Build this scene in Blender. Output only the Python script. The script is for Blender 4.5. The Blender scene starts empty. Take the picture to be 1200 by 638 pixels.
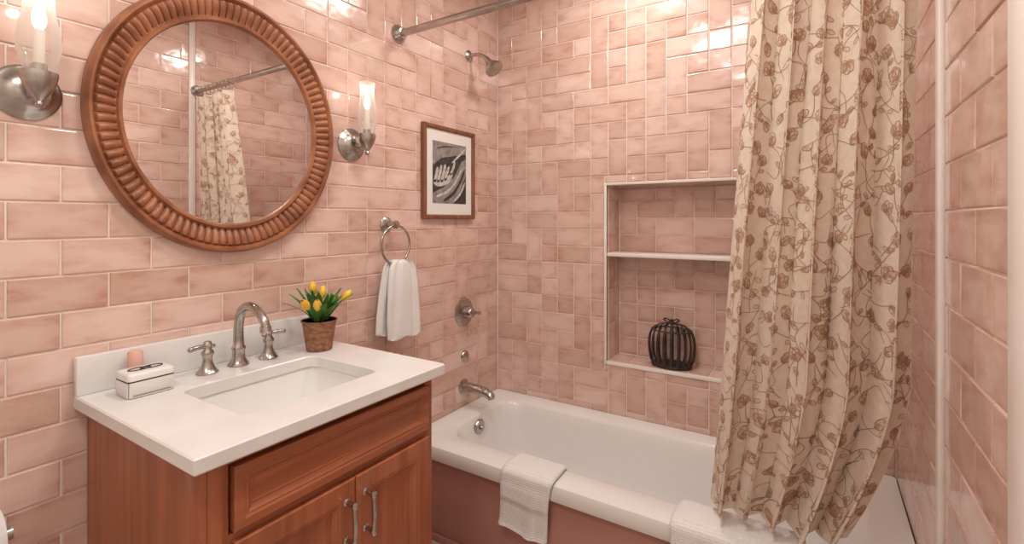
import bpy, bmesh, math, random
from mathutils import Vector, Matrix
random.seed(7)
sc = bpy.context.scene
try:
    sc.view_settings.view_transform = 'Standard'
    sc.view_settings.look = 'None'
except Exception as e:
    print(e)

# ------------------------------------------------------------------ helpers
def rot_basis(axis):
    w = Vector(axis).normalized()
    h = Vector((0,0,1)) if abs(w.z) < .9 else Vector((0,1,0))
    u = h.cross(w).normalized()
    v = w.cross(u).normalized()
    return u, v, w

class B:
    def __init__(s):
        s.v=[]; s.f=[]; s.m=[]; s.s=[]
    def add(s, verts, faces, mat=0, smooth=True):
        o=len(s.v)
        s.v += [tuple(p) for p in verts]
        for f in faces:
            s.f.append([o+i for i in f]); s.m.append(mat); s.s.append(smooth)
    def loft(s, loops, mat=0, closed=True, cap0=False, cap1=False, smooth=True):
        n=len(loops[0]); vs=[p for l in loops for p in l]; fs=[]
        for i in range(len(loops)-1):
            for j in range(n if closed else n-1):
                k=(j+1)%n
                fs.append((i*n+j, i*n+k, (i+1)*n+k, (i+1)*n+j))
        if cap0: fs.append(tuple(reversed(range(n))))
        if cap1: fs.append(tuple((len(loops)-1)*n+j for j in range(n)))
        s.add(vs, fs, mat, smooth)
    def lathe(s, prof, origin, axis=(0,0,1), seg=32, mat=0, sy=1.0, cap=True):
        u,v,w=rot_basis(axis); o=Vector(origin); loops=[]
        for r,h in prof:
            loops.append([o+w*h+u*(r*math.cos(2*math.pi*j/seg))+v*(r*sy*math.sin(2*math.pi*j/seg)) for j in range(seg)])
        s.loft(loops, mat, True, cap and prof[0][0]>1e-5, cap and prof[-1][0]>1e-5)
    def tube(s, pts, r, seg=14, mat=0, closed=False, sy=1.0):
        pts=[Vector(p) for p in pts]; n=len(pts)
        rr = r if isinstance(r,(list,tuple)) else [r]*n
        loops=[]; u=None
        for i,p in enumerate(pts):
            if closed: t=(pts[(i+1)%n]-pts[i-1]).normalized()
            else: t=(pts[min(i+1,n-1)]-pts[max(i-1,0)]).normalized()
            if u is None: u=rot_basis(t)[0]
            u=(u-t*u.dot(t)).normalized(); v=t.cross(u)
            loops.append([p+u*(rr[i]*math.cos(2*math.pi*j/seg))+v*(rr[i]*sy*math.sin(2*math.pi*j/seg)) for j in range(seg)])
        if closed: loops.append(loops[0])
        s.loft(loops, mat, True, not closed, not closed)
    def box(s, x0,x1,y0,y1,z0,z1, bev=0.0, mat=0, smooth=False, seg=2):
        bm=bmesh.new(); bmesh.ops.create_cube(bm,size=1)
        for v in bm.verts:
            v.co=Vector(((x0+x1)/2+v.co.x*(x1-x0),(y0+y1)/2+v.co.y*(y1-y0),(z0+z1)/2+v.co.z*(z1-z0)))
        if bev>0: bmesh.ops.bevel(bm,geom=bm.edges[:],offset=bev,segments=seg,affect='EDGES',profile=.5)
        bm.verts.index_update()
        s.add([v.co.copy() for v in bm.verts],[[v.index for v in f.verts] for f in bm.faces],mat,smooth or bev>0)
        bm.free()
    def obj(s, name, mats, parent=None, sharp=40, recalc=True):
        me=bpy.data.meshes.new(name); me.from_pydata(s.v,[],s.f)
        for m in mats: me.materials.append(m)
        me.polygons.foreach_set('material_index', s.m)
        me.polygons.foreach_set('use_smooth', s.s)
        if recalc:
            bm=bmesh.new(); bm.from_mesh(me); bmesh.ops.recalc_face_normals(bm,faces=bm.faces[:]); bm.to_mesh(me); bm.free()
        me.update()
        if sharp: me.set_sharp_from_angle(angle=math.radians(sharp))
        ob=bpy.data.objects.new(name,me); sc.collection.objects.link(ob)
        if parent: ob.parent=parent
        return ob

def empty(name):
    e=bpy.data.objects.new(name,None); sc.collection.objects.link(e); e.empty_display_size=.05; return e

def catmull(P, n=8, closed=False):
    P=[Vector(p) for p in P]; out=[]; N=len(P)
    rng=range(N) if closed else range(N-1)
    for i in rng:
        if closed: a,b,c,d=P[i-1],P[i],P[(i+1)%N],P[(i+2)%N]
        else: a,b,c,d=P[max(i-1,0)],P[i],P[i+1],P[min(i+2,N-1)]
        for k in range(n):
            t=k/n
            out.append(.5*((2*b)+(c-a)*t+(2*a-5*b+4*c-d)*t*t+(3*b-a-3*c+d)*t**3))
    if not closed: out.append(P[-1])
    return out

def rrect(x0,x1,y0,y1,r,n=8):
    pts=[]
    for cx,cy,a in ((x1-r,y1-r,0),(x0+r,y1-r,90),(x0+r,y0+r,180),(x1-r,y0+r,270)):
        for k in range(n+1):
            t=math.radians(a+90*k/n); pts.append((cx+r*math.cos(t),cy+r*math.sin(t)))
    return pts
def rr3(x0,x1,y0,y1,r,z,n=8): return [(x,y,z) for x,y in rrect(x0,x1,y0,y1,r,n)]

# ------------------------------------------------------------------ materials
def mat(name, col, rough=.5, metal=0, **kw):
    m=bpy.data.materials.new(name); m.use_nodes=True
    b=m.node_tree.nodes['Principled BSDF']
    b.inputs['Base Color'].default_value=(*col,1); b.inputs['Roughness'].default_value=rough; b.inputs['Metallic'].default_value=metal
    for k,v in kw.items(): b.inputs[k.replace('_',' ')].default_value=v
    return m
def nodes(m): return m.node_tree.nodes, m.node_tree.links, m.node_tree.nodes['Principled BSDF']
def add_noise_color(m, c1, c2, scale=(5,5,5), nscale=1, detail=4, bump=0, dist=.002, lo=.35, hi=.65, rng=None):
    N,L,b=nodes(m)
    tc=N.new('ShaderNodeTexCoord'); mp=N.new('ShaderNodeMapping'); mp.inputs['Scale'].default_value=scale
    nz=N.new('ShaderNodeTexNoise'); nz.inputs['Scale'].default_value=nscale; nz.inputs['Detail'].default_value=detail
    cr=N.new('ShaderNodeValToRGB'); cr.color_ramp.elements[0].position=lo; cr.color_ramp.elements[1].position=hi
    cr.color_ramp.elements[0].color=(*c1,1); cr.color_ramp.elements[1].color=(*c2,1)
    L.new(tc.outputs['Object'],mp.inputs['Vector']); L.new(mp.outputs[0],nz.inputs['Vector']); L.new(nz.outputs['Fac'],cr.inputs['Fac']); L.new(cr.outputs['Color'],b.inputs['Base Color'])
    if bump:
        bp=N.new('ShaderNodeBump'); bp.inputs['Strength'].default_value=bump; bp.inputs['Distance'].default_value=dist
        L.new(nz.outputs['Fac'],bp.inputs['Height']); L.new(bp.outputs[0],b.inputs['Normal'])
    return m

grout=mat('grout',(.88,.76,.68),.8)
add_noise_color(grout,(.86,.73,.65),(.93,.83,.76),(9,9,9))
paint=mat('warm_white_paint',(.84,.80,.75),.6); add_noise_color(paint,(.82,.78,.73),(.87,.83,.79),(3,3,3))
trimw=mat('white_trim',(.86,.80,.75),.3); add_noise_color(trimw,(.84,.77,.71),(.90,.84,.79),(6,6,6))
M=bpy.data.materials.new('pink_glazed_tile'); M.use_nodes=True; tile=M
N,L,b=nodes(M)
def math_node(op,a=None,bb=None,N=N,L=L):
    n=N.new('ShaderNodeMath'); n.operation=op
    for i,x in enumerate((a,bb)):
        if x is None: continue
        if isinstance(x,(int,float)): n.inputs[i].default_value=x
        else: L.new(x,n.inputs[i])
    return n.outputs[0]
at=N.new('ShaderNodeAttribute'); at.attribute_name='tint'
uv=N.new('ShaderNodeUVMap'); uv.uv_map='UVMap'; sp=N.new('ShaderNodeSeparateXYZ'); L.new(uv.outputs[0],sp.inputs[0])
eu=math_node('MINIMUM',sp.outputs[0],math_node('SUBTRACT',1.0,sp.outputs[0]))
ev=math_node('MINIMUM',sp.outputs[1],math_node('SUBTRACT',1.0,sp.outputs[1]))
edge=math_node('MINIMUM',eu,math_node('MULTIPLY',ev,1.0))
geo=N.new('ShaderNodeNewGeometry')
mp=N.new('ShaderNodeMapping'); mp.inputs['Scale'].default_value=(9,9,26); L.new(geo.outputs['Position'],mp.inputs['Vector'])
n1=N.new('ShaderNodeTexNoise'); n1.noise_dimensions='4D'; n1.inputs['Scale'].default_value=1; n1.inputs['Detail'].default_value=4; n1.inputs['Roughness'].default_value=.6
L.new(mp.outputs[0],n1.inputs['Vector']); L.new(math_node('MULTIPLY',at.outputs['Fac'],60.0),n1.inputs['W'])
e2=math_node('ADD',math_node('MULTIPLY',edge,1.35),math_node('MULTIPLY',math_node('SUBTRACT',n1.outputs['Fac'],.37),2.6))
cr=N.new('ShaderNodeValToRGB'); L.new(e2,cr.inputs['Fac'])
cr.color_ramp.elements[0].position=0.0; cr.color_ramp.elements[0].color=(.60,.34,.27,1)
cr.color_ramp.elements[1].position=.8; cr.color_ramp.elements[1].color=(.76,.53,.45,1)
e=cr.color_ramp.elements.new(.3); e.color=(.69,.44,.36,1)
hs=N.new('ShaderNodeHueSaturation'); L.new(cr.outputs[0],hs.inputs['Color'])
L.new(math_node('ADD',.87,math_node('MULTIPLY',at.outputs['Fac'],.23)),hs.inputs['Value'])
L.new(math_node('ADD',1.06,math_node('MULTIPLY',at.outputs['Fac'],-.22)),hs.inputs['Saturation'])
L.new(hs.outputs[0],b.inputs['Base Color'])
n2=N.new('ShaderNodeTexNoise'); n2.noise_dimensions='4D'; n2.inputs['Scale'].default_value=16; n2.inputs['Detail'].default_value=1.5
L.new(geo.outputs['Position'],n2.inputs['Vector']); L.new(math_node('MULTIPLY',at.outputs['Fac'],40.0),n2.inputs['W'])
bp=N.new('ShaderNodeBump'); bp.inputs['Strength'].default_value=.34; bp.inputs['Distance'].default_value=.007
L.new(n2.outputs['Fac'],bp.inputs['Height']); L.new(bp.outputs[0],b.inputs['Normal'])
b.inputs['Roughness'].default_value=.15; b.inputs['Coat Weight'].default_value=.5; b.inputs['Coat Roughness'].default_value=.04

porcelain=mat('white_porcelain',(.86,.84,.81),.12); add_noise_color(porcelain,(.84,.82,.79),(.87,.85,.825),(2,2,2))
quartz=mat('white_quartz',(.86,.85,.83),.2); add_noise_color(quartz,(.78,.765,.745),(.83,.815,.795),(14,14,14))
nickel=mat('brushed_nickel',(.56,.53,.50),.25,1); add_noise_color(nickel,(.41,.385,.36),(.53,.50,.47),(20,20,60))
c1,c2=(.25,.068,.027),(.47,.155,.066)
woodv=mat('cherry_wood_vertical',c2,.35,Coat_Weight=.2); add_noise_color(woodv,c1,c2,(34,34,2.0),1,6,.06,.001,.25,.75)
woodh=mat('cherry_wood_horizontal',c2,.35,Coat_Weight=.2); add_noise_color(woodh,c1,c2,(34,2.0,34),1,6,.06,.001,.25,.75)
carved=mat('carved_mirror_wood',(.3,.12,.06),.35); add_noise_color(carved,(.22,.075,.034),(.40,.16,.078),(14,14,14),1,4)
frwood=mat('picture_frame_wood',(.25,.1,.05),.4); add_noise_color(frwood,(.17,.06,.03),(.29,.115,.06),(40,40,8))
dark=mat('dark_bronze',(.035,.02,.017),.5); add_noise_color(dark,(.028,.016,.014),(.055,.033,.028),(30,30,30))
blackm=mat('black_paint',(.03,.025,.025),.5)
mirror_m=mat('mirror_glass',(.86,.85,.84),.01,1)
apronm=mat('rose_apron_enamel',(.40,.16,.125),.35); add_noise_color(apronm,(.44,.215,.175),(.51,.26,.215),(2,2,2))
floorm=mat('floor_tile',(.6,.5,.44),.35)
N,L,b=nodes(floorm); bt=N.new('ShaderNodeTexBrick'); tc=N.new('ShaderNodeTexCoord'); L.new(tc.outputs['Object'],bt.inputs['Vector'])
bt.inputs['Scale'].default_value=6; bt.inputs['Color1'].default_value=(.62,.5,.43,1); bt.inputs['Color2'].default_value=(.56,.44,.38,1); bt.inputs['Mortar'].default_value=(.75,.68,.62,1); bt.inputs['Mortar Size'].default_value=.01
L.new(bt.outputs['Color'],b.inputs['Base Color'])

def cloth_mat(name,col,kind='terry'):
    m=mat(name,col,.95); N,L,b=nodes(m); b.inputs['Sheen Weight'].default_value=.3
    tc=N.new('ShaderNodeTexCoord'); bp=N.new('ShaderNodeBump'); bp.inputs['Distance'].default_value=.003
    if kind=='terry':
        t=N.new('ShaderNodeTexNoise'); t.inputs['Scale'].default_value=320; t.inputs['Detail'].default_value=2; bp.inputs['Strength'].default_value=.6
        L.new(tc.outputs['Object'],t.inputs['Vector']); L.new(t.outputs['Fac'],bp.inputs['Height'])
    else:
        t=N.new('ShaderNodeTexVoronoi'); t.inputs['Scale'].default_value=130; t.inputs['Randomness'].default_value=.15; bp.inputs['Strength'].default_value=.8
        L.new(tc.outputs['Object'],t.inputs['Vector']); L.new(t.outputs['Distance'],bp.inputs['Height'])
    L.new(bp.outputs[0],b.inputs['Normal']); return m
terry=cloth_mat('white_terry',(.84,.83,.81)); waffle=cloth_mat('white_waffle_weave',(.84,.82,.80),'waffle')
curt=mat('cream_linen',(.74,.63,.50),.9); add_noise_color(curt,(.81,.69,.57),(.88,.78,.67),(60,60,60),1,3,.15,.001)
N,L,b=nodes(curt)
tr=N.new('ShaderNodeBsdfTranslucent'); tr.inputs[0].default_value=(.86,.74,.62,1); mx=N.new('ShaderNodeMixShader'); mx.inputs[0].default_value=.22
L.new(b.outputs[0],mx.inputs[1]); L.new(tr.outputs[0],mx.inputs[2]); L.new(mx.outputs[0],N['Material Output'].inputs[0])
printl=mat('brown_print',(.42,.24,.155),.9); printf=mat('tan_print',(.55,.36,.23),.9); add_noise_color(printf,(.50,.31,.20),(.78,.62,.49),(90,90,90),1,2)
leafm=mat('leaf_green',(.06,.17,.03),.45); add_noise_color(leafm,(.035,.12,.02),(.12,.30,.05),(30,30,8))
yellow=mat('tulip_yellow',(.85,.48,.04),.5); add_noise_color(yellow,(.82,.42,.03),(.9,.62,.08),(30,30,10))
potm=mat('woven_wicker',(.27,.12,.06),.7); add_noise_color(potm,(.24,.10,.055),(.46,.23,.13),(60,60,120))
soil=mat('soil',(.05,.03,.02),.9)
candle=mat('pink_soap',(.78,.42,.33),.5); add_noise_color(candle,(.74,.42,.35),(.82,.52,.44),(10,10,10))
ceram=mat('white_ceramic_box',(.82,.80,.77),.25); add_noise_color(ceram,(.80,.78,.75),(.85,.83,.80),(8,8,8))
paper=mat('mat_board',(.85,.83,.79),.7)
g1=mat('print_grey',(.28,.26,.24),.6); g2=mat('print_dark',(.035,.032,.03),.6); g3=mat('print_light',(.60,.57,.54),.6)
add_noise_color(g1,(.20,.185,.17),(.36,.33,.31),(40,40,40)); add_noise_color(g3,(.42,.40,.37),(.70,.67,.63),(60,60,60)); add_noise_color(g2,(.02,.019,.018),(.07,.065,.06),(60,60,60))
def glass_mat():
    m=bpy.data.materials.new('frosted_clear_glass'); m.use_nodes=True; N=m.node_tree.nodes; L=m.node_tree.links
    N.remove(N['Principled BSDF']); t=N.new('ShaderNodeBsdfTransparent'); t.inputs[0].default_value=(.97,.96,.94,1)
    g=N.new('ShaderNodeBsdfGlossy'); g.inputs['Roughness'].default_value=.08; lw=N.new('ShaderNodeLayerWeight'); lw.inputs[0].default_value=.35
    mm=N.new('ShaderNodeMath'); mm.operation='MULTIPLY'; mm.inputs[1].default_value=.3; L.new(lw.outputs['Fresnel'],mm.inputs[0])
    mx=N.new('ShaderNodeMixShader'); L.new(mm.outputs[0],mx.inputs[0]); L.new(t.outputs[0],mx.inputs[1]); L.new(g.outputs[0],mx.inputs[2])
    d=N.new('ShaderNodeBsdfTranslucent'); d.inputs[0].default_value=(.95,.91,.86,1); d2=N.new('ShaderNodeBsdfDiffuse'); d2.inputs[0].default_value=(.95,.91,.86,1)
    a=N.new('ShaderNodeMixShader'); a.inputs[0].default_value=.6; L.new(d.outputs[0],a.inputs[1]); L.new(d2.outputs[0],a.inputs[2])
    f=N.new('ShaderNodeMath'); f.operation='MULTIPLY_ADD'; f.inputs[1].default_value=.6; f.inputs[2].default_value=.2; L.new(lw.outputs['Facing'],f.inputs[0])
    m2=N.new('ShaderNodeMixShader'); L.new(f.outputs[0],m2.inputs[0]); L.new(mx.outputs[0],m2.inputs[1]); L.new(a.outputs[0],m2.inputs[2])
    L.new(m2.outputs[0],N['Material Output'].inputs[0]); return m
glass=glass_mat()
def emit(name,col,s):
    m=mat(name,col,.5); b=m.node_tree.nodes['Principled BSDF']; b.inputs['Emission Color'].default_value=(*col,1); b.inputs['Emission Strength'].default_value=s; return m
bulb=emit('warm_bulb',(1,.93,.85),.9); lens=emit('fixture_diffuser',(1,.93,.85),5)
candle_tube=mat('candle_tube',(.85,.78,.70),.5,Emission_Strength=.12); candle_tube.node_tree.nodes['Principled BSDF'].inputs['Emission Color'].default_value=(1,.9,.78,1)

# ------------------------------------------------------------------ tiled walls
W=1.67; H=2.5; YF=-2.75
CW,RH=.0875,.0825
def pack(nu,nv,style):
    occ=[[False]*nv for _ in range(nu)]; R=[]
    for j in range(nv):
        for i in range(nu):
            if occ[i][j]: continue
            st=style(i,j); w=h=1
            if st=='run':
                if (i+j)%2==0 and i+1<nu and not occ[i+1][j]: w=2
            else:
                r=random.random()
                if r<.32 and i+1<nu and not occ[i+1][j]: w=2
                elif r<.50 and j+1<nv and not occ[i][j+1]: h=2
            for a in range(w):
                for c in range(h): occ[i+a][j+c]=True
            R.append((i,j,i+w,j+h))
    return R
def subtract(r,h):
    u0,v0,u1,v1=r; a0,b0,a1,b1=h
    if u1<=a0 or u0>=a1 or v1<=b0 or v0>=b1: return [r]
    out=[]
    if u0<a0: out.append((u0,v0,a0,v1))
    if u1>a1: out.append((a1,v0,u1,v1))
    m0,m1=max(u0,a0),min(u1,a1)
    if v0<b0: out.append((m0,v0,m1,b0))
    if v1>b1: out.append((m0,b1,m1,v1))
    return [o for o in out if o[2]-o[0]>.012 and o[3]-o[1]>.012]

class TileMesh:
    def __init__(s): s.v=[];s.f=[];s.m=[];s.t=[];s.uv=[]
    def quad(s,ps,mat=0):
        o=len(s.v); s.v+= [tuple(p) for p in ps]; s.f.append([o+i for i in range(4)]); s.m.append(mat); s.t.append(0); s.uv+= [(0,0)]*4
    def box(s,x0,x1,y0,y1,z0,z1,mat=0):
        P=[(x,y,z) for x in(x0,x1) for y in(y0,y1) for z in(z0,z1)]
        for q in ((0,1,3,2),(4,6,7,5),(0,4,5,1),(2,3,7,6),(0,2,6,4),(1,5,7,3)): s.quad([P[i] for i in q],mat)
    def tile(s,O,U,V,Nn,r,gap=.0021,th=.0034,bev=.0026):
        u0,v0,u1,v1=r; u0+=gap;v0+=gap;u1-=gap;v1-=gap
        if u1-u0<.008 or v1-v0<.008: return
        t=random.random(); tx=random.uniform(-.0007,.0007); ty=random.uniform(-.0007,.0007)
        def P(u,v,n): return O+U*u+V*v+Nn*n
        c=[(0,0),(1,0),(1,1),(0,1)]; o=len(s.v)
        for (ins,n) in ((0,0),(0,th*.5),(bev*.4,th*.85),(bev,th)):
            for a,bb in c:
                uu=u0+ins if a==0 else u1-ins; vv=v0+ins if bb==0 else v1-ins
                nn=n+(tx*(a*2-1)+ty*(bb*2-1) if n>th*.6 else 0)
                s.v.append(tuple(P(uu,vv,nn)))
        for k in range(3):
            for j in range(4):
                j2=(j+1)%4
                s.f.append([o+4*k+j,o+4*k+j2,o+4*k+4+j2,o+4*k+4+j]); s.m.append(1); s.t.append(t)
                s.uv+= [c[j],c[j2],c[j2],c[j]]
        s.f.append([o+12,o+13,o+14,o+15]); s.m.append(1); s.t.append(t); s.uv+=c
    def obj(s,name,mats):
        me=bpy.data.meshes.new(name); me.from_pydata(s.v,[],s.f)
        for m in mats: me.materials.append(m)
        me.polygons.foreach_set('material_index',s.m)
        ul=me.uv_layers.new(name='UVMap'); ul.data.foreach_set('uv',[x for p in s.uv for x in p])
        a=me.attributes.new('tint','FLOAT','FACE'); a.data.foreach_set('value',s.t)
        me.update(); ob=bpy.data.objects.new(name,me); sc.collection.objects.link(ob); return ob
X,Y,Z=Vector((1,0,0)),Vector((0,1,0)),Vector((0,0,1))
def tiles_on(T,O,U,V,Nn,w,h,style,holes=(),cw=CW,rh=RH,reverse=False):
    nu=math.ceil(w/cw-1e-6); nv=math.ceil(h/rh-1e-6)
    for (i,j,i2,j2) in pack(nu,nv,style):
        r=(i*cw,j*rh,min(i2*cw,w),min(j2*rh,h)); rs=[r]
        for ho in holes: rs=[q for x in rs for q in subtract(x,ho)]
        for q in rs: T.tile(O,U,V,Nn,q)

T=TileMesh(); T.box(-.12,0,YF-.12,.17+.12,0,H,0)
tiles_on(T,Vector((0,-.005,0)),-Y,Z,X,abs(YF),H,lambda i,j:'run' if i*CW>.95+.1*math.sin(j*1.7) else ('mix' if random.random()<.75 else 'run'))
T.obj('wall_left',[grout,tile])
NX0,NX1,NZ0,NZ1,ND=.61,1.19,.625,1.44,.16
T=TileMesh(); t_=.29
T.box(0,NX0,0,t_,0,H); T.box(NX1,W,0,t_,0,H); T.box(NX0,NX1,0,t_,0,NZ0); T.box(NX0,NX1,0,t_,NZ1,H); T.box(NX0,NX1,ND,t_,NZ0,NZ1)
mix=lambda i,j:'mix'
tiles_on(T,Vector((.005,0,0)),X,Z,-Y,W-.01,H,mix,holes=[(NX0-.005-.012,NZ0-.012,NX1-.005+.012,NZ1+.012)])
tiles_on(T,Vector((NX0+.005,ND,NZ0+.005)),X,Z,-Y,NX1-NX0-.01,NZ1-NZ0-.01,mix)
tiles_on(T,Vector((NX0,.012,NZ0+.005)),Y,Z,X,ND-.017,NZ1-NZ0-.01,mix)
tiles_on(T,Vector((NX1,.012,NZ0+.005)),Y,Z,-X,ND-.017,NZ1-NZ0-.01,mix)
tiles_on(T,Vector((NX0+.005,.012,NZ0)),X,Y,Z,NX1-NX0-.01,ND-.017,mix)
tiles_on(T,Vector((NX0+.005,.012,NZ1)),X,Y,-Z,NX1-NX0-.01,ND-.017,mix)
T.obj('wall_back',[grout,tile])
DY0,DY1,DZ=-2.10,-1.30,2.08
T=TileMesh()
T.box(W,W+.12,DY1,.17+.12,0,H,0); T.box(W,W+.12,YF-.12,DY0,0,H,2); T.box(W,W+.12,DY0,DY1,DZ,H,2)
tiles_on(T,Vector((W,-.005,0)),-Y,Z,-X,1.19,H,lambda i,j:'run',holes=[(.725,0,.757,H)],cw=.10,rh=.10)
T.obj('wall_right',[grout,tile,paint])
b_=B(); b_.box(0,W,YF-.12,YF,0,H); b_.obj('wall_front',[paint])
b_=B(); b_.box(-.12,W+.12,YF-.12,.29,-.1,0); b_.obj('floor',[floorm])
b_=B(); b_.box(-.12,W+.12,YF-.12,.29,H,H+.1); b_.obj('ceiling',[paint])
b_=B(); b_.box(0,W,YF,YF+.015,0,.1,.003); b_.obj('baseboard_front',[trimw])
b_=B(); w=.012
b_.box(NX0-w,NX0,-.007,.010,NZ0-w,NZ1+w,.002); b_.box(NX1,NX1+w,-.007,.010,NZ0-w,NZ1+w,.002)
b_.box(NX0,NX1,-.007,.010,NZ1,NZ1+w,.002); b_.box(NX0,NX1,-.007,.010,NZ0-w,NZ0+.003,.002)
b_.obj('trim_1',[trimw])
b_=B(); b_.box(NX0+.001,NX1-.001,-.004,ND-.005,1.112,1.128,.003); b_.obj('niche_shelf',[trimw])
b_=B(); b_.box(W-.014,W,-.763,-.731,.0,H,.004); b_.obj('trim_2',[trimw])
b_=B()
for (y0,y1,z0,z1) in ((DY1,DY1+.10,0,DZ+.1),(DY0-.10,DY0,0,DZ+.1),(DY0,DY1,DZ,DZ+.1)):
    b_.box(W-.010,W,y0,y1,z0,z1,.003)
    b_.box(W-.016,W-.009,y0+.012,y1-.03 if y1-y0<.2 else y1,z0,z1-.012,.003)
b_.obj('trim_3',[trimw])
d=empty('door_1'); b_=B(); b_.box(W+.02,W+.06,DY0+.003,DY1-.003,.005,DZ-.003)
for (z0,z1) in ((.15,.95),(1.1,1.95)):
    for (y0,y1) in ((DY0+.1,DY0+.36),(DY1-.36,DY1-.1)):
        L_=[]
        for ins,dx in ((0,0),(.01,-.008),(.03,-.008),(.045,.004)):
            L_.append([(W+.02+dx,y,z) for y,z in ((y0+ins,z0+ins),(y1-ins,z0+ins),(y1-ins,z1-ins),(y0+ins,z1-ins))])
        b_.loft(L_,cap1=True,smooth=False)
b_.obj('slab',[trimw],d); b_=B(); b_.lathe([(.026,0),(.026,.006),(.01,.012),(.01,.035),(.026,.045),(.026,.06),(.0,.066)],(W+.0199,DY0+.07,1.0),(-1,0,0)); b_.obj('knob',[nickel],d)

# ------------------------------------------------------------------ bathtub
RZ=.39; tub=empty('bathtub'); b_=B()
def tl(x0,x1,y0,y1,r,z): return rr3(x0,x1,y0,y1,r,z,10)
a0,a1,f0,f1=.007,W-.007,-.685,-.007
b_.loft([tl(a0+.0,a1,f0+.03,f1,.004,.33),tl(a0,a1,f0+.004,f1,.004,.332),tl(a0,a1,f0,f1,.006,.345),tl(a0,a1,f0,f1,.008,RZ-.02),tl(a0,a1,f0+.005,f1,.01,RZ-.006),tl(a0,a1,f0+.016,f1,.012,RZ),
 tl(.10,W-.10,-.578,-.082,.13,RZ+.0),tl(.108,W-.108,-.57,-.09,.13,RZ-.004),tl(.116,W-.118,-.563,-.097,.13,RZ-.016),
 tl(.125,W-.14,-.555,-.105,.13,RZ-.06),tl(.15,W-.23,-.535,-.125,.12,RZ-.2),tl(.17,W-.29,-.515,-.145,.11,RZ-.27),tl(.21,W-.34,-.48,-.18,.09,RZ-.305),tl(.3,W-.5,-.42,-.25,.05,RZ-.312)],cap1=True)
b_.obj('basin_shell',[porcelain],tub)
b_=B(); b_.box(a0,a1,-.66,-.635,0,.335,.003); b_.box(a0,a1,-.666,-.655,0,.03,.002); b_.obj('apron',[apronm],tub)
b_=B(); b_.lathe([(.0,.018),(.012,.017),(.03,.014),(.036,.006),(.036,0)],(.122,-.34,.335),(1,0,-.12)); b_.lathe([(.010,.0),(.010,.022),(.0,.025)],(.128,-.34,.335),(1,0,-.12)); b_.obj('overflow_plate',[nickel],tub)
b_=B(); b_.lathe([(.0,.006),(.02,.005),(.03,0)],(.35,-.335,RZ-.312),(0,0,1)); b_.obj('drain',[nickel],tub)

# shower fittings on left wall
P0=.003
b_=B(); b_.lathe([(.068,0),(.068,.004),(.06,.01),(.03,.014),(.026,.03),(.024,.05),(.018,.056),(0,.058)],(P0,-.295,.84),(1,0,0),40)
b_.tube(catmull([(.045,-.295,.84),(.055,-.27,.838),(.06,-.235,.83)],6),[.009]*6+[.007]*7,12); b_.obj('shower_valve',[nickel])
b_=B(); b_.lathe([(.026,0),(.026,.004),(.02,.012),(.008,.016),(0,.017)],(P0,-.29,.63),(1,0,0)); b_.obj('diverter_button',[nickel])
b_=B(); b_.lathe([(.034,0),(.034,.006),(.026,.012)],(P0,-.30,.487),(1,0,0))
b_.tube(catmull([(.005,-.30,.487),(.06,-.30,.487),(.12,-.30,.483),(.16,-.30,.470),(.168,-.30,.455)],8),[.024]*12+[.023]*8+[.021]*8+[.018]*4+[.017],18,sy=.9); b_.obj('tub_spout',[nickel])
b_=B(); b_.lathe([(.028,0),(.028,.004),(.018,.012),(.01,.014)],(P0,-.255,2.075),(1,0,0))
b_.tube(catmull([(.005,-.255,2.075),(.05,-.255,2.075),(.09,-.255,2.06),(.115,-.255,2.035)],8),.009,14)
b_.lathe([(.012,-.01),(.015,.01),(.018,.02),(.034,.045),(.044,.06),(.044,.07),(.038,.074),(0,.074)],(.112,-.255,2.04),(.62,0,-.78),32); b_.obj('shower_head',[nickel])
# shower rod
b_=B(); RY,RZ2=-.725,2.03
b_.tube([(.004,RY,RZ2),(W-.004,RY,RZ2)],.0145,20)
for x,s in ((.004,1),(W-.004,-1)): b_.lathe([(.036,0),(.036,.008),(.028,.018),(.022,.03),(.0145,.032)],(x,RY,RZ2),(s,0,0))
b_.obj('shower_curtain_rod',[nickel])

# ------------------------------------------------------------------ shower curtain
HEM=.45; TOPZ=1.99
def cpt(u,v):
    z=TOPZ-(TOPZ-HEM)*v
    xl=1.285-.125*v; xr=1.637-.03*v-.12*max(0,(v-.72)/.28)**1.5
    ph=2*math.pi*5.1*u+.9*math.sin(2.2*v+4*u)+.5
    A=(.019+.026*v)*(1+.35*math.sin(8*u+1.0+1.2*v))
    x=xl+(xr-xl)*(u+.025*math.sin(5*u+2*v))+.009*math.sin(2*ph)*(1+.3*v)
    y=RY+.095*v**1.2+A*math.sin(ph)+.004*math.sin(2.7*ph+5*v)+.004*math.sin(7*v+14*u)+.002*math.sin(23*v+9*u)*v
    z+= .004*math.sin(ph+1)*v
    return Vector((x,y,z))
NU,NV=440,110
vs=[cpt(i/NU,j/NV) for j in range(NV+1) for i in range(NU+1)]
fs=[(j*(NU+1)+i,j*(NU+1)+i+1,(j+1)*(NU+1)+i+1,(j+1)*(NU+1)+i) for j in range(NV) for i in range(NU)]
sc_e=empty('shower_curtain'); b_=B(); b_.add(vs,fs); b_.obj('cloth',[curt],sc_e,sharp=0,recalc=False)
tab=[0.0]
for i in range(600):
    tab.append(tab[-1]+(cpt((i+1)/600,.5)-cpt(i/600,.5)).length)
WC=tab[-1]; HC=TOPZ-HEM
import bisect
def a2u(a):
    a=min(max(a,0),WC); k=min(max(bisect.bisect_left(tab,a),1),600)
    return (k-1+(a-tab[k-1])/(tab[k]-tab[k-1]))/600
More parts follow.
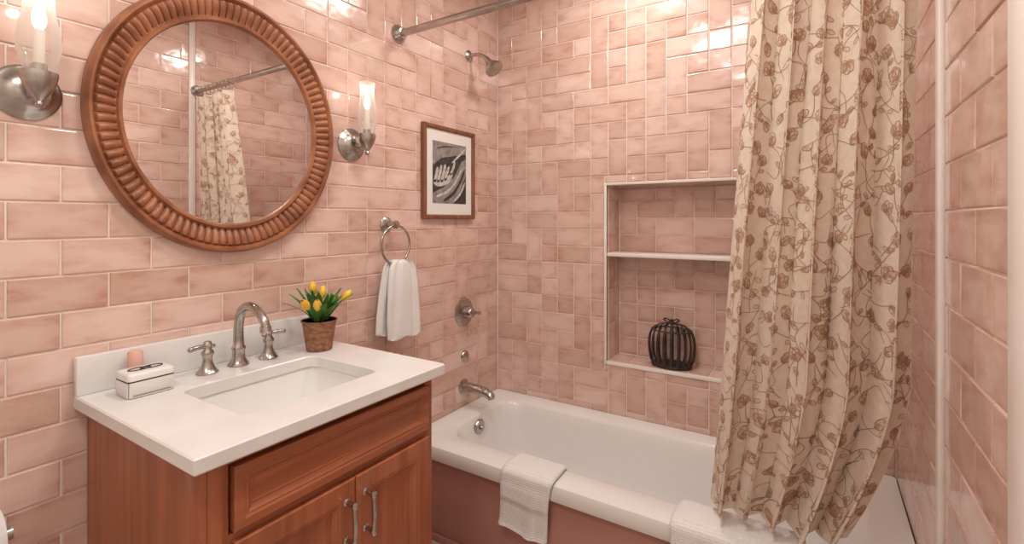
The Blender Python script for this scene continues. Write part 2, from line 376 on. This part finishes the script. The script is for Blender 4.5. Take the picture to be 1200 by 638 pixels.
def S(a,bb,off):
    u=a2u(a); v=min(max(bb/HC,0),1); e=.0015
    p=cpt(u,v); du=cpt(min(u+e,1),v)-cpt(max(u-e,0),v); dv=cpt(u,min(v+.004,1))-cpt(u,max(v-.004,0))
    n=dv.cross(du)
    if n.length==0: return p
    n.normalize()
    return p+n*off
prn=B()
def inside(p): return .004<p[0]<WC-.004 and .004<p[1]<HC-.004
def line(pts,w=.0022):
    w*=.75
    out=[]
    for i in range(len(pts)-1):
        a,bb=Vector(pts[i]),Vector(pts[i+1]); k=max(1,int((bb-a).length/.004))
        for q in range(k): out.append(a.lerp(bb,q/k))
    out.append(Vector(pts[-1])); run=[]
    def flush(run):
        if len(run)<2: return
        n=len(run); A_=[];C_=[]
        for i,p in enumerate(run):
            t=(run[min(i+1,n-1)]-run[max(i-1,0)])
            if t.length<1e-9: t=Vector((1,0))
            t.normalize(); nn=Vector((-t.y,t.x)); ww=w*.5*(1 if 0<i<n-1 else .5)
            A_.append(p+nn*ww); C_.append(p-nn*ww)
        for off in (.0011,-.0011):
            prn.loft([[S(p.x,p.y,off) for p in A_],[S(p.x,p.y,off) for p in C_]],0,closed=False)
    for p in out:
        if inside(p): run.append(p)
        else: flush(run); run=[]
    flush(run)
def fill(c,outl):
    if not inside(c) or not all(inside(p) for p in outl): return
    c=Vector(c)
    for off in (.0007,-.0007):
        loops=[[S(*(c.lerp(Vector(p),t)),off) for p in outl] for t in (.02,.35,.7,1)]
        prn.loft(loops,1,closed=True)
def R2(p,c,r): return (c[0]+p[0]*math.cos(r)-p[1]*math.sin(r), c[1]+p[0]*math.sin(r)+p[1]*math.cos(r))
def petal(c,rot,l,w,dofill=True):
    o=[]
    for k in range(18):
        t=k/18*2*math.pi; x=w*math.sin(t)*(1+.12*math.cos(5*t)); y=-(l*.5)+l*.5*math.cos(t)
        x*= (.35+.65*math.sin(min(math.pi,abs(y)/l*math.pi*.72)))
        o.append(R2((x,y),c,rot))
    if dofill: fill(R2((0,-l*.6),c,rot),o)
    line(o+[o[0]],.0019)
    line([R2((0,-l*.15),c,rot),R2((w*.12,-l*.7),c,rot)],.0012)
def curve2(p0,p1,bend,n=10):
    p0,p1=Vector(p0),Vector(p1); d=p1-p0; nn=Vector((-d.y,d.x))
    return [p0.lerp(p1,t/n)+nn*(bend*math.sin(math.pi*t/n)+.15*bend*math.sin(2*math.pi*t/n)) for t in range(n+1)]
SX,SY_=.070,.064
rows=int(HC/SY_)+1; cols=int(WC/SX)+1
for j in range(rows+1):
    for i in range(cols+1):
        cx=(i+.5*(j%2))*SX+random.uniform(-.016,.016); cy=j*SY_+random.uniform(-.016,.016)
        rot=random.uniform(-1.1,1.1)+(math.pi if random.random()<.2 else 0); k=random.random(); s=random.uniform(.75,1.1)
        end=R2((random.uniform(-.05,.05),.11*s),(cx,cy),rot)
        st=curve2((cx,cy),end,random.uniform(-.4,.4)); line(st,.0020)
        if k<.38:
            for q,(dr,ll,ww) in enumerate(((-.75,.025,.009),(.75,.025,.009),(-.25,.034,.011),(.27,.033,.011))):
                petal((cx,cy),rot+dr,ll*s,ww*s)
            line([R2((.005*math.cos(t),-.004+.004*math.sin(t)),(cx,cy),rot) for t in [x*.8 for x in range(9)]],.0020)
        elif k<.78:
            petal((cx,cy),rot,.038*s,.012*s); petal((cx,cy),rot+.3,.026*s,.007*s,False); petal((cx,cy),rot-.5,.024*s,.006*s)
        else:
            line(curve2((cx,cy),R2((.03,-.05),(cx,cy),rot),.5),.0018); line(curve2((cx,cy),R2((-.035,-.04),(cx,cy),rot),-.5),.0018)
        for q in (2,5,8):
            if random.random()<.6:
                sd=random.choice((-1,1)); petal(tuple(st[q]),rot+sd*random.uniform(.9,1.5),.024*s,.006*s,random.random()<.6)
prn.obj('poppy_print',[printl,printf],sc_e,sharp=0,recalc=False)
b_=B()
for k in range(9):
    x=1.30+.335*k/8
    b_.tube([(x+.004*math.sin(t*2),RY+.023*math.sin(t),RZ2-.009+.027*math.cos(t)) for t in [2*math.pi*q/20 for q in range(20)]],.0017,8,closed=True)
b_.obj('rings',[nickel],sc_e)

# ------------------------------------------------------------------ vanity
van=empty('bathroom_vanity'); CZ=.88
vy0,vy1,vx=-1.712,-1.112,.53
b_=B()
b_.box(.006,.470,vy0+.002,vy0+.02,.09,.85,.0,0); b_.box(.006,.47,vy1-.02,vy1-.002,.09,.85,.0,0); b_.box(.006,.47,vy0+.02,vy1-.02,.09,.11,0,0)
b_.box(.006,.02,vy0+.02,vy1-.02,.11,.60,0,0)
b_.box(.47,.53,vy0,vy0+.05,.0,.85,.003,0); b_.box(.47,.53,vy1-.028,vy1,.0,.85,.003,0)
b_.box(.006,.06,vy0+.003,vy0+.05,.0,.09,.0,0); b_.box(.006,.06,vy1-.04,vy1-.003,.0,.09,.0,0)
b_.box(.53,.5325,vy0+.012,vy0+.038,.02,.845,.001,0)
b_.obj('cabinet_carcass',[woodv],van)
b_=B(); b_.box(.49,.528,vy0+.045,vy1-.02,.832,.85,.001); b_.box(.49,.528,vy0+.045,vy1-.02,.685,.703,.001); b_.box(.49,.528,vy0+.045,vy1-.02,.085,.12,.001); b_.box(.40,.41,vy0+.045,vy1-.02,.0,.085)
b_.obj('face_rails',[woodh],van)
def panel(name,y0,y1,z0,z1,fw,m,x=.527):
    b_=B(); L_=[]
    for ins,dx in ((0,-.018),(0,.012),(.003,.0145),(fw-.004,.0145),(fw,.012),(fw+.004,.0125),(fw+.012,.004),(fw+.016,.004),(fw+.018,.002)):
        L_.append([(x+dx,y,z) for y,z in ((y0+ins,z0+ins),(y1-ins,z0+ins),(y1-ins,z1-ins),(y0+ins,z1-ins))])
    b_.loft(L_,cap0=True,cap1=True,smooth=False); b_.obj(name,[m],van,sharp=0)
panel('drawer_front',vy0+.055,vy1-.022,.708,.828,.022,woodh)
ym=-1.384
panel('door_left',vy0+.055,ym-.0015,.125,.690,.045,woodv); panel('door_right',ym+.0015,vy1-.022,.125,.690,.045,woodv)
b_=B()
for y in (ym-.027,ym+.027):
    for z in (.56,.645):
        b_.lathe([(.009,0),(.009,.003),(.005,.006),(.005,.024),(.007,.027)],(.5405,y,z),(1,0,0),16)
        b_.lathe([(.0,-.010),(.006,-.008),(.0085,0),(.006,.008),(0,.010)],(.57,y,z),(0,0,1),16)
    b_.tube([(.57,y,.553),(.57,y,.565),(.573,y,.60),(.57,y,.640),(.57,y,.652)],[.005,.0055,.0062,.0055,.005],12)
b_.obj('door_pulls',[nickel],van)
cy0,cy1,cx1=-1.735,-1.09,.56; sx0,sx1,sy0,sy1=.175,.455,-1.59,-1.235
b_=B()
b_.loft([rr3(sx0-.0,sx1,sy0,sy1,.03,.85),rr3(.006,cx1-.002,cy0+.002,cy1-.002,.004,.85),rr3(.006,cx1,cy0,cy1,.005,.853),rr3(.006,cx1,cy0,cy1,.005,CZ-.003),rr3(.006,cx1-.003,cy0+.003,cy1-.003,.004,CZ),
         rr3(sx0-.002,sx1+.002,sy0-.002,sy1+.002,.032,CZ),rr3(sx0,sx1,sy0,sy1,.03,CZ-.002),rr3(sx0,sx1,sy0,sy1,.03,.85)],smooth=True)
b_.obj('countertop',[quartz],van,sharp=30)
b_=B(); b_.box(.006,.026,cy0,cy1,CZ,CZ+.088,.003); b_.obj('backsplash',[quartz],van)
b_=B(); g=.004
b_.loft([rr3(sx0-.03,sx1+.02,sy0-.02,sy1+.02,.04,.849),rr3(sx0-g,sx1+g,sy0-g,sy1+g,.03,.849),rr3(sx0-.002,sx1+.002,sy0-.002,sy1+.002,.03,.83),rr3(sx0+.008,sx1-.008,sy0+.008,sy1-.008,.035,.76),rr3(sx0+.025,sx1-.025,sy0+.03,sy1-.03,.04,.735),rr3(sx0+.06,sx1-.06,sy0+.07,sy1-.07,.03,.727),rr3(.30,.33,-1.43,-1.40,.012,.724)],cap1=True)
b_.obj('sink_basin',[porcelain],van)
b_=B(); b_.lathe([(.022,.0),(.02,.003),(.012,.004),(0,.002)],(.315,-1.415,.726)); b_.obj('sink_drain',[nickel],van)

# faucet
fa=empty('sink_faucet'); fy=-1.405; b_=B(); fx=.085
b_.lathe([(.027,0.0005),(.027,.004),(.022,.010),(.017,.02),(.0155,.04),(.018,.045),(.018,.05),(.014,.055),(.013,.08),(.013,.09)],(fx,fy,CZ))
sp_=catmull([(fx,fy,CZ+.07),(fx,fy,CZ+.105),(fx+.012,fy,CZ+.145),(fx+.045,fy,CZ+.166),(fx+.088,fy,CZ+.160),(fx+.122,fy,CZ+.136),(fx+.130,fy,CZ+.118)],8)
b_.tube(sp_,[.013-.002*i/(len(sp_)-1) for i in range(len(sp_))],18)
b_.lathe([(.0115,0),(.014,.002),(.014,.016),(.012,.018),(0,.017)],(fx+.128,fy,CZ+.122),(.25,0,-1))
b_.obj('spout',[nickel],fa)
for sgn,nm in ((-1,'handle_left'),(1,'handle_right')):
    y=fy+sgn*.083; b_=B()
    b_.lathe([(.026,0.0005),(.026,.004),(.021,.009),(.015,.02),(.011,.035),(.012,.045),(.015,.05),(.015,.056),(.010,.062),(.009,.07),(.011,.076),(.008,.083),(0,.085)],(fx+.005,y,CZ))
    pts=[(fx+.005,y-sgn*.018,CZ+.068),(fx+.005,y,CZ+.07),(fx+.007,y+sgn*.02,CZ+.072),(fx+.012,y+sgn*.048,CZ+.070)]
    b_.tube(catmull(pts,5),[.005]*6+[.0055]*4+[.0065]*4+[.007,.005],12); b_.obj(nm,[nickel],fa)

# soap box
sb=empty('ceramic_soap_box'); b_=B(); 
bx0,bx1,by0,by1=.078,.150,-1.682,-1.588; bz=CZ+.0005
b_.loft([rr3(bx0+.003,bx1-.003,by0+.003,by1-.003,.008,bz),rr3(bx0,bx1,by0,by1,.009,bz+.003),rr3(bx0,bx1,by0,by1,.009,bz+.0355),rr3(bx0+.0015,bx1-.0015,by0+.0015,by1-.0015,.008,bz+.036)],cap0=True,cap1=True)
b_.loft([rr3(bx0+.0015,bx1-.0015,by0+.0015,by1-.0015,.008,bz+.0385),rr3(bx0,bx1,by0,by1,.009,bz+.039),rr3(bx0,bx1,by0,by1,.009,bz+.050),rr3(bx0+.003,bx1-.003,by0+.003,by1-.003,.008,bz+.0545),rr3(bx0+.010,bx1-.010,by0+.010,by1-.010,.006,bz+.0555)],cap0=True,cap1=True)
b_.obj('box',[ceram],sb,sharp=50)
b_=B(); b_.loft([rr3(bx0+.0002,bx1-.0002,by0+.0002,by1-.0002,.009,bz+.036),rr3(bx0+.0002,bx1-.0002,by0+.0002,by1-.0002,.009,bz+.0385)],cap0=True,cap1=True)
cc=((bx0+bx1)/2,(by0+by1)/2,bz+.0565)
for (rx,ry,ox,oy) in ((.012,.02,0,-.014),(.012,.02,0,.014),(.008,.01,0,0)):
    b_.tube([(cc[0]+ox+rx*math.cos(t),cc[1]+oy+ry*math.sin(t),cc[2]) for t in [2*math.pi*k/20 for k in range(20)]],.0013,6,closed=True)
b_.tube([(bx1-.0026,by0+.0026,bz+.004),(bx1-.0026,by0+.0026,bz+.036)],.0007,6)
b_.tube([(bx1+.0002,by0+.010,bz+.006),(bx1+.0002,by1-.010,bz+.006)],.0007,6)
b_.obj('black_line_decoration',[blackm],sb)
b_=B(); b_.lathe([(.014,0.0005),(.0155,.003),(.0155,.082),(.013,.086),(0,.086)],(.050,-1.632,CZ)); b_.obj('pink_soap_stick',[candle])

# plant
pl=empty('potted_tulips'); px,py=.135,-1.185; b_=B(); loops=[]
for k in range(37):
    t=k/36; r=.036+.013*t; loops.append([(px+(r+.0022*math.sin(k*math.pi/2+ (j//2)*math.pi)+(.003 if k>33 else 0))*math.cos(2*math.pi*j/80),py+(r+.0022*math.sin(k*math.pi/2+(j//2)*math.pi)+(.003 if k>33 else 0))*math.sin(2*math.pi*j/80),CZ+.001+.092*t) for j in range(80)])
b_.loft(loops,0,cap0=True)
b_.lathe([(.048,.090),(.042,.090),(.040,.082),(0,.082)],(px,py,CZ),mat=1); b_.obj('woven_pot',[potm,soil],pl,sharp=0)
b_=B()
for k in range(24):
    a=2*math.pi*k/24*2.4+random.uniform(-.2,.2); ln=random.uniform(.09,.135); lean=random.uniform(.3,1.2); wd=random.uniform(.009,.013)
    dirv=Vector((math.cos(a),math.sin(a),0)); side=Vector((-math.sin(a),math.cos(a),0)); A_=[];M_=[];C_=[]
    for q in range(11):
        t=q/10; h=.08+ln*t*(1-.26*lean*t); out=.012+lean*.082*t**1.4
        c=Vector((px,py,CZ))+dirv*out+Z*h; w_=wd*math.sin(math.pi*min(1,.12+.88*t))**.8+.0008
        A_.append(c+side*w_+dirv*.003); M_.append(c-dirv*.002); C_.append(c-side*w_+dirv*.003)
    b_.loft([A_,M_,C_],0,closed=False)
b_.obj('leaves',[leafm],pl,sharp=0,recalc=False)
b_=B()
for (dx,dy,hz,lx,ly) in ((.035,-.062,.138,.35,-.95),(-.005,-.015,.172,-.05,-.15),(.03,.060,.145,.3,.95),(.04,-.035,.13,.5,-.4),(-.03,.03,.15,-.2,.3)):
    top=Vector((px+dx,py+dy,CZ+hz)); ax=Vector((lx,ly,1)).normalized()
    b_.tube(catmull([(px+dx*.2,py+dy*.2,CZ+.08),(px+dx*.6,py+dy*.6,CZ+.115),tuple(top)],5),.0025,8,mat=1)
    for q in range(6):
        u,v,w_=rot_basis(ax); an=q*math.pi/3; dd=u*math.cos(an)+v*math.sin(an); ss=w_.cross(dd); A_=[];M_=[];C_=[]
        for m_ in range(8):
            t=m_/7; rr=.0095*math.sin(math.pi*(.08+.86*t))+.001; wd=.008*math.sin(math.pi*min(1,.1+.9*t))+.0005
            c=top+w_*(.042*t)
            A_.append(c+dd*rr*.8+ss*wd);M_.append(c+dd*(rr+.002));C_.append(c+dd*rr*.8-ss*wd)
        b_.loft([A_,M_,C_],0,closed=False)
b_.obj('tulip_flowers',[yellow,leafm],pl,sharp=0,recalc=False)

# ------------------------------------------------------------------ mirror
mi=empty('round_mirror'); MY,MZ=-1.387,1.553; RYo,RZo=.335,.366
b_=B(); NS=96*10; loops=[]
prof=[(.775,.004,0),(.775,.020,0),(.785,.026,0),(.805,.027,0),(.815,.020,0),(.825,.020,1),(.85,.026,1),(.88,.031,1),(.91,.034,1),(.935,.033,1),(.945,.026,0),(.952,.030,0),(.965,.037,0),(.98,.037,0),(.995,.030,0),(1.0,.02,0),(1.0,.004,0)]
for r,h,m_ in prof:
    lp=[]
    for j in range(NS):
        t=2*math.pi*j/NS; rd=0
        if m_: rd=.0075*(abs(math.sin(48*t))**.7)-.0065
        lp.append((h+rd,MY+RYo*r*math.cos(t),MZ+RZo*r*math.sin(t)))
    loops.append(lp)
b_.loft(loops); b_.obj('carved_frame',[carved],mi,sharp=50)
b_=B(); b_.add([(.016,MY+RYo*.78*math.cos(2*math.pi*j/96),MZ+RZo*.78*math.sin(2*math.pi*j/96)) for j in range(96)],[tuple(range(96))],0,False); b_.obj('mirror_glass',[mirror_m],mi,sharp=0)

# ------------------------------------------------------------------ sconces
def sconce(y,z=1.553):
    e=empty('wall_sconce'); b_=B()
    b_.lathe([(.058,0),(.058,.005),(.052,.010),(.046,.012),(.040,.020),(.028,.028),(.015,.032),(0,.033)],(.004,y,z),(1,0,0),40)
    b_.tube(catmull([(.03,y,z),(.05,y,z-.012),(.075,y,z-.012),(.09,y,z+.0)],6),.007,12)
    b_.lathe([(0,-.045),(.005,-.043),(.008,-.036),(.005,-.03),(.010,-.024),(.018,-.012),(.026,.004),(.030,.022),(.030,.030),(.027,.030),(.024,.024),(0,.02)],(.09,y,z),(0,0,1))
    b_.lathe([(.013,.02),(.013,.045),(.010,.048)],(.09,y,z),(0,0,1))
    b_.obj('metal_bracket',[nickel],e)
    b_=B(); b_.lathe([(.0095,.045),(.0095,.115),(.006,.118)],(.09,y,z)); b_.obj('candle_tube',[candle_tube],e)
    b_=B(); b_.lathe([(.006,.115),(.011,.128),(.0125,.14),(.009,.16),(.003,.178),(0,.182)],(.09,y,z)); b_.obj('bulb',[bulb],e)
    b_=B(); b_.lathe([(.024,.028),(.027,.045),(.034,.07),(.036,.09),(.032,.12),(.026,.15),(.024,.18),(.026,.205),(.0275,.212)],(.09,y,z),cap=False); b_.obj('glass_chimney',[glass],e,recalc=False)
    l=bpy.data.lights.new('sconce_lamp','POINT'); l.energy=.12; l.color=(1,.9,.8); l.shadow_soft_size=.012
    o=bpy.data.objects.new('lamp',l); o.location=(.09,y,z+.195); o.parent=e; sc.collection.objects.link(o)
sconce(-.958); sconce(-1.812)

# ------------------------------------------------------------------ towel ring + hand towel
b_=B(); ty,tz=-.79,1.262
b_.lathe([(.030,0),(.030,.005),(.024,.010),(.012,.014),(.011,.045),(.016,.05),(.016,.06),(0,.064)],(P0,ty,tz),(1,0,0))
rc=(.055,ty+.004,tz-.078)
b_.tube([(rc[0]+.0,rc[1]+.074*math.sin(t),rc[2]+.074*math.cos(t)) for t in [2*math.pi*k/56 for k in range(56)]],.0045,10,closed=True)
b_.obj('towel_ring',[nickel])
b_=B()
def drape(cx,top,bot,yc,hw0,hw1,th,phase,lean=0):
    loops=[]
    for k in range(25):
        t=k/24; z=top+(bot-top)*t; s=t**.5 if t>0 else 0
        hw=hw0+(hw1-hw0)*min(1,s*1.15); hh=th*(.8+.4*math.sin(math.pi*min(1,t*1.5+.1)))
        lp=[]
        for j in range(72):
            a=2*math.pi*j/72; c,s_=math.cos(a),math.sin(a)
            yy=hw*(abs(c)**.6)*(1 if c>=0 else -1); xx=hh*(abs(s_)**.7)*(1 if s_>=0 else -1)
            rip=.006*math.sin(yy/hw*5+phase)+.003*math.sin(yy/hw*11+phase*2+t*2)
            lp.append((cx+xx+rip*(1.2-.6*t),yc+lean*t+yy,z+.006*math.sin(yy*60+phase)*t))
        loops.append(lp)
    l0=loops[0]; m0=sum((Vector(p) for p in l0),Vector())/72
    caps=[[m0+(Vector(p)-m0)*f+Z*h for p in l0] for f,h in ((.2,.014),(.6,.012),(.88,.006))]
    lb=loops[-1]; mb=sum((Vector(p) for p in lb),Vector())/72
    bot_=[[mb+(Vector(p)-mb)*f-Z*h for p in lb] for f,h in ((.93,.003),(.6,.002))]
    b_.loft(caps+loops+bot_,0,cap0=True,cap1=True)
drape(.044,1.112,.845,-.785,.05,.082,.010,.4,-.012)
drape(.068,1.112,.825,-.765,.052,.088,.011,1.6,.012)
b_.obj('hand_towel',[terry])

# ------------------------------------------------------------------ towels on tub
def rim_towel(name,x0,x1,zin,zout,m,skew=0.0,thick=1.0):
    b_=B(); path=[(-.555,zin),(-.562,.33),(-.566,.362),(-.572,RZ+.0),(-.585,RZ+.007),(-.62,RZ+.008),(-.66,RZ+.008),(-.684,RZ+.004),(-.695,RZ-.010),(-.697,RZ-.04),(-.697,RZ-.09),(-.696,zout+.03),(-.697,zout)]
    P=catmull([(0,y,z) for y,z in path],5); n=len(P); nx=40
    outer=[];inner=[]
    for i,p in enumerate(P):
        ro=[];ri=[]; f=i/(n-1)
        hang=max(0,(f-.62)/.38)
        for k in range(nx+1):
            s=k/nx; x=x0+(x1-x0)*s+skew*(hang-.3)+.004*math.sin(f*9+s*3)
            edge_=min(1,min(s,1-s)*14)**.5; 
            wob=.006*math.sin(s*9+2)*hang+.002*math.sin(s*23+f*5)*hang
            th=(.005+.006*edge_)*thick
            if p.y<-.68: off=Vector((0,-1,0))
            elif p.y>-.575: off=Vector((0,1,.0))
            else: off=Vector((0,0,1))
            if -.697<p.y<-.684 : off=Vector((0,-.7,.7))
            base=Vector((x,p.y-max(0,wob),p.z+.006*math.sin(s*5+1)*hang))
            ro.append(base+off*th); ri.append(base)
        outer.append(ro); inner.append(ri)
    loops=[outer[i]+inner[i][::-1] for i in range(n)]
    b_.loft(loops,0,closed=True,cap0=True,cap1=True)
    return b_.obj(name,[m],sharp=60)
rim_towel('bath_towel',.485,.68,.30,.20,waffle,-.012,1.2)
rim_towel('bath_towel',1.075,1.41,.26,.16,waffle,.0,1.8)

# ------------------------------------------------------------------ picture
pf=empty('framed_picture'); y0,y1,z0,z1=-.592,-.232,1.285,1.70
b_=B(); L_=[]
for ins,dx in ((0,.004),(0,.022),(.003,.026),(.014,.026),(.018,.022),(.020,.014)):
    L_.append([(dx,y,z) for y,z in ((y0+ins,z0+ins),(y1-ins,z0+ins),(y1-ins,z1-ins),(y0+ins,z1-ins))])
b_.loft(L_,cap0=True,smooth=False); b_.obj('frame',[frwood],pf,sharp=0)
b_=B(); b_.box(.006,.015,y0+.015,y1-.015,z0+.015,z1-.015); b_.obj('mat_board',[paper],pf)
b_=B(); q0,q1,w0,w1=y0+.062,y1-.062,z0+.07,z1-.07
b_.box(.0152,.0158,q0,q1,w0,w1,0,0)
def poly(pts,m_,lv):
    b_.add([(.0160+.0002*lv,q0+(q1-q0)*a,w0+(w1-w0)*c) for a,c in pts],[tuple(range(len(pts)))],m_,False)
def stroke(pts,wd,m_,lv):
    P=catmull([(0,a,c) for a,c in pts],5); n=len(P)
    A_=[];C_=[]
    for i,p in enumerate(P):
        w_=wd*min(1,.35+min(i,n-1-i)*.35)
        t=(P[min(i+1,n-1)]-P[max(i-1,0)]).normalized(); A_.append((.0160+.0002*lv,q0+(q1-q0)*(p.y-t.z*w_),w0+(w1-w0)*(p.z+t.y*w_))); C_.append((.0160+.0002*lv,q0+(q1-q0)*(p.y+t.z*w_),w0+(w1-w0)*(p.z-t.y*w_)))
    b_.loft([A_,C_],m_,closed=False,smooth=False)
poly([(0,.60),(.25,.74),(.62,.80),(1,.86),(1,.0),(.0,.0)],1,0)
poly([(0,.0),(0,.16),(.3,.26),(.62,.44),(.85,.72),(1,.78),(1,.5),(.8,.2),(.6,.0)],0,1)
stroke([(.05,.33),(.10,.45),(.14,.58)],.035,2,2); stroke([(.14,.33),(.20,.47),(.25,.62)],.036,2,2); stroke([(.24,.34),(.31,.49),(.36,.64)],.036,2,2); stroke([(.34,.37),(.41,.50),(.47,.61)],.033,2,2)
stroke([(.03,.34),(.2,.32),(.42,.38),(.56,.50)],.05,2,2); stroke([(.50,.47),(.60,.60),(.64,.72)],.03,2,2)
stroke([(.08,.10),(.40,.19),(.66,.36),(.88,.62)],.022,2,3); stroke([(.30,.04),(.58,.16),(.80,.36),(.96,.60)],.028,1,3); stroke([(.62,.04),(.82,.18),(.97,.38)],.022,2,3)
stroke([(.12,.88),(.35,.93),(.62,.95)],.010,1,3); stroke([(.55,.68),(.78,.82),(.97,.95)],.018,2,3)
b_.obj('monochrome_print',[g1,g2,g3],pf,sharp=0,recalc=False)
# ------------------------------------------------------------------ cage lantern in niche
la=empty('ribbed_cage_lantern'); lx,ly,lz=.885,.072,NZ0+.0050; b_=B()
profl=[(.082,.004),(.094,.03),(.100,.07),(.100,.11),(.093,.145),(.076,.17),(.050,.185),(.02,.192)]
PP=catmull([(r,0,h) for r,h in profl],5)
b_.lathe([(0,0),(.085,0),(.088,.004),(.088,.010),(.08,.014),(0,.014)],(lx,ly,lz),seg=40,sy=.72)
b_.lathe([(0,.188),(.024,.188),(.024,.193),(.012,.198),(0,.199)],(lx,ly,lz),seg=24,sy=.72)
nr=20
for k in range(nr):
    a=2*math.pi*(k+.5)/nr; dv=Vector((math.cos(a),.72*math.sin(a),0)); tg=Vector((-math.sin(a),.72*math.cos(a),0)).normalized(); od=Vector((math.cos(a)*.72,math.sin(a),0)).normalized()
    loops=[]
    for p in PP:
        wd=.0058*min(1,.35+p.x/.1*.65); c=Vector((lx,ly,lz+p.z))+dv*p.x
        loops.append([c+tg*wd,c+tg*wd*.6+od*.002,c-tg*wd*.6+od*.002,c-tg*wd,c-tg*wd*.6-od*.002,c+tg*wd*.6-od*.002])
    b_.loft(loops,0,cap0=True,cap1=True)
for h,r in ((.16,.086),):
    b_.tube([(lx+r*math.cos(t),ly+.72*r*math.sin(t),lz+h) for t in [2*math.pi*q/48 for q in range(48)]],.0035,8,closed=True)
for sg in (-1,1):
    b_.tube(catmull([(lx,ly,lz+.197),(lx+sg*.022,ly,lz+.210),(lx+sg*.034,ly,lz+.204),(lx+sg*.02,ly,lz+.197)],6),.0032,8)
b_.tube([(lx,ly,lz+.195),(lx,ly,lz+.208)],.006,10)
b_.obj('ribs',[dark],la)

# ------------------------------------------------------------------ toilet paper holder
tp=empty('toilet_paper_holder'); b_=B(); yy,zz=-1.92,.655
b_.lathe([(.02,0),(.054,0),(.054,.10),(.02,.10)],(.075,yy-.045,zz),(0,1,0),40,cap=False); b_.obj('paper_roll',[terry],tp)
b_=B(); b_.tube([(.075,yy-.07,zz),(.075,yy+.068,zz)],.008,12); b_.lathe([(.0,0),(.013,.002),(.013,.012),(0,.014)],(.075,yy+.06,zz),(0,1,0))
b_.tube([(.005,yy-.065,zz),(.075,yy-.065,zz)],.009,12); b_.lathe([(.025,0),(.025,.006),(.01,.01)],(P0,yy-.065,zz),(1,0,0)); b_.obj('bracket',[nickel],tp)

# ------------------------------------------------------------------ lights
def clight(x,y,r,power):
    e=empty('ceiling_or_fill_light'); b_=B()
    b_.lathe([(r+.02,0),(r+.02,-.012),(r+.006,-.022),(r,-.022)],(x,y,H),cap=False); b_.obj('fixture_ring',[trimw],e)
    b_=B(); b_.lathe([(r+.004,-.016),(0,-.018)],(x,y,H),cap=False); b_.obj('diffuser',[lens],e,recalc=False)
    l=bpy.data.lights.new('area','AREA'); l.shape='DISK'; l.size=2*r; l.energy=power; l.color=(1,.95,.895)
    o=bpy.data.objects.new('lamp',l); o.location=(x,y,H-.026); o.parent=e; sc.collection.objects.link(o)
clight(.92,-1.28,.18,8.6); clight(.80,-.42,.10,6.3); clight(1.0,-2.3,.18,8.6)  # last one: unseen fixture added behind the camera as soft fill light
wd=bpy.data.worlds.new('world'); sc.world=wd; wd.use_nodes=True; wd.node_tree.nodes['Background'].inputs[0].default_value=(.9,.85,.8,1); wd.node_tree.nodes['Background'].inputs[1].default_value=.3

# ------------------------------------------------------------------ camera
cam=bpy.data.cameras.new('camera'); co=bpy.data.objects.new('camera',cam); sc.collection.objects.link(co)
co.location=(1.44,-2.135,1.28); co.rotation_euler=(math.radians(90),0,math.radians(32.3))
cam.sensor_width=36; cam.lens=17.07; cam.shift_y=-.0508; cam.clip_start=.02
sc.camera=co
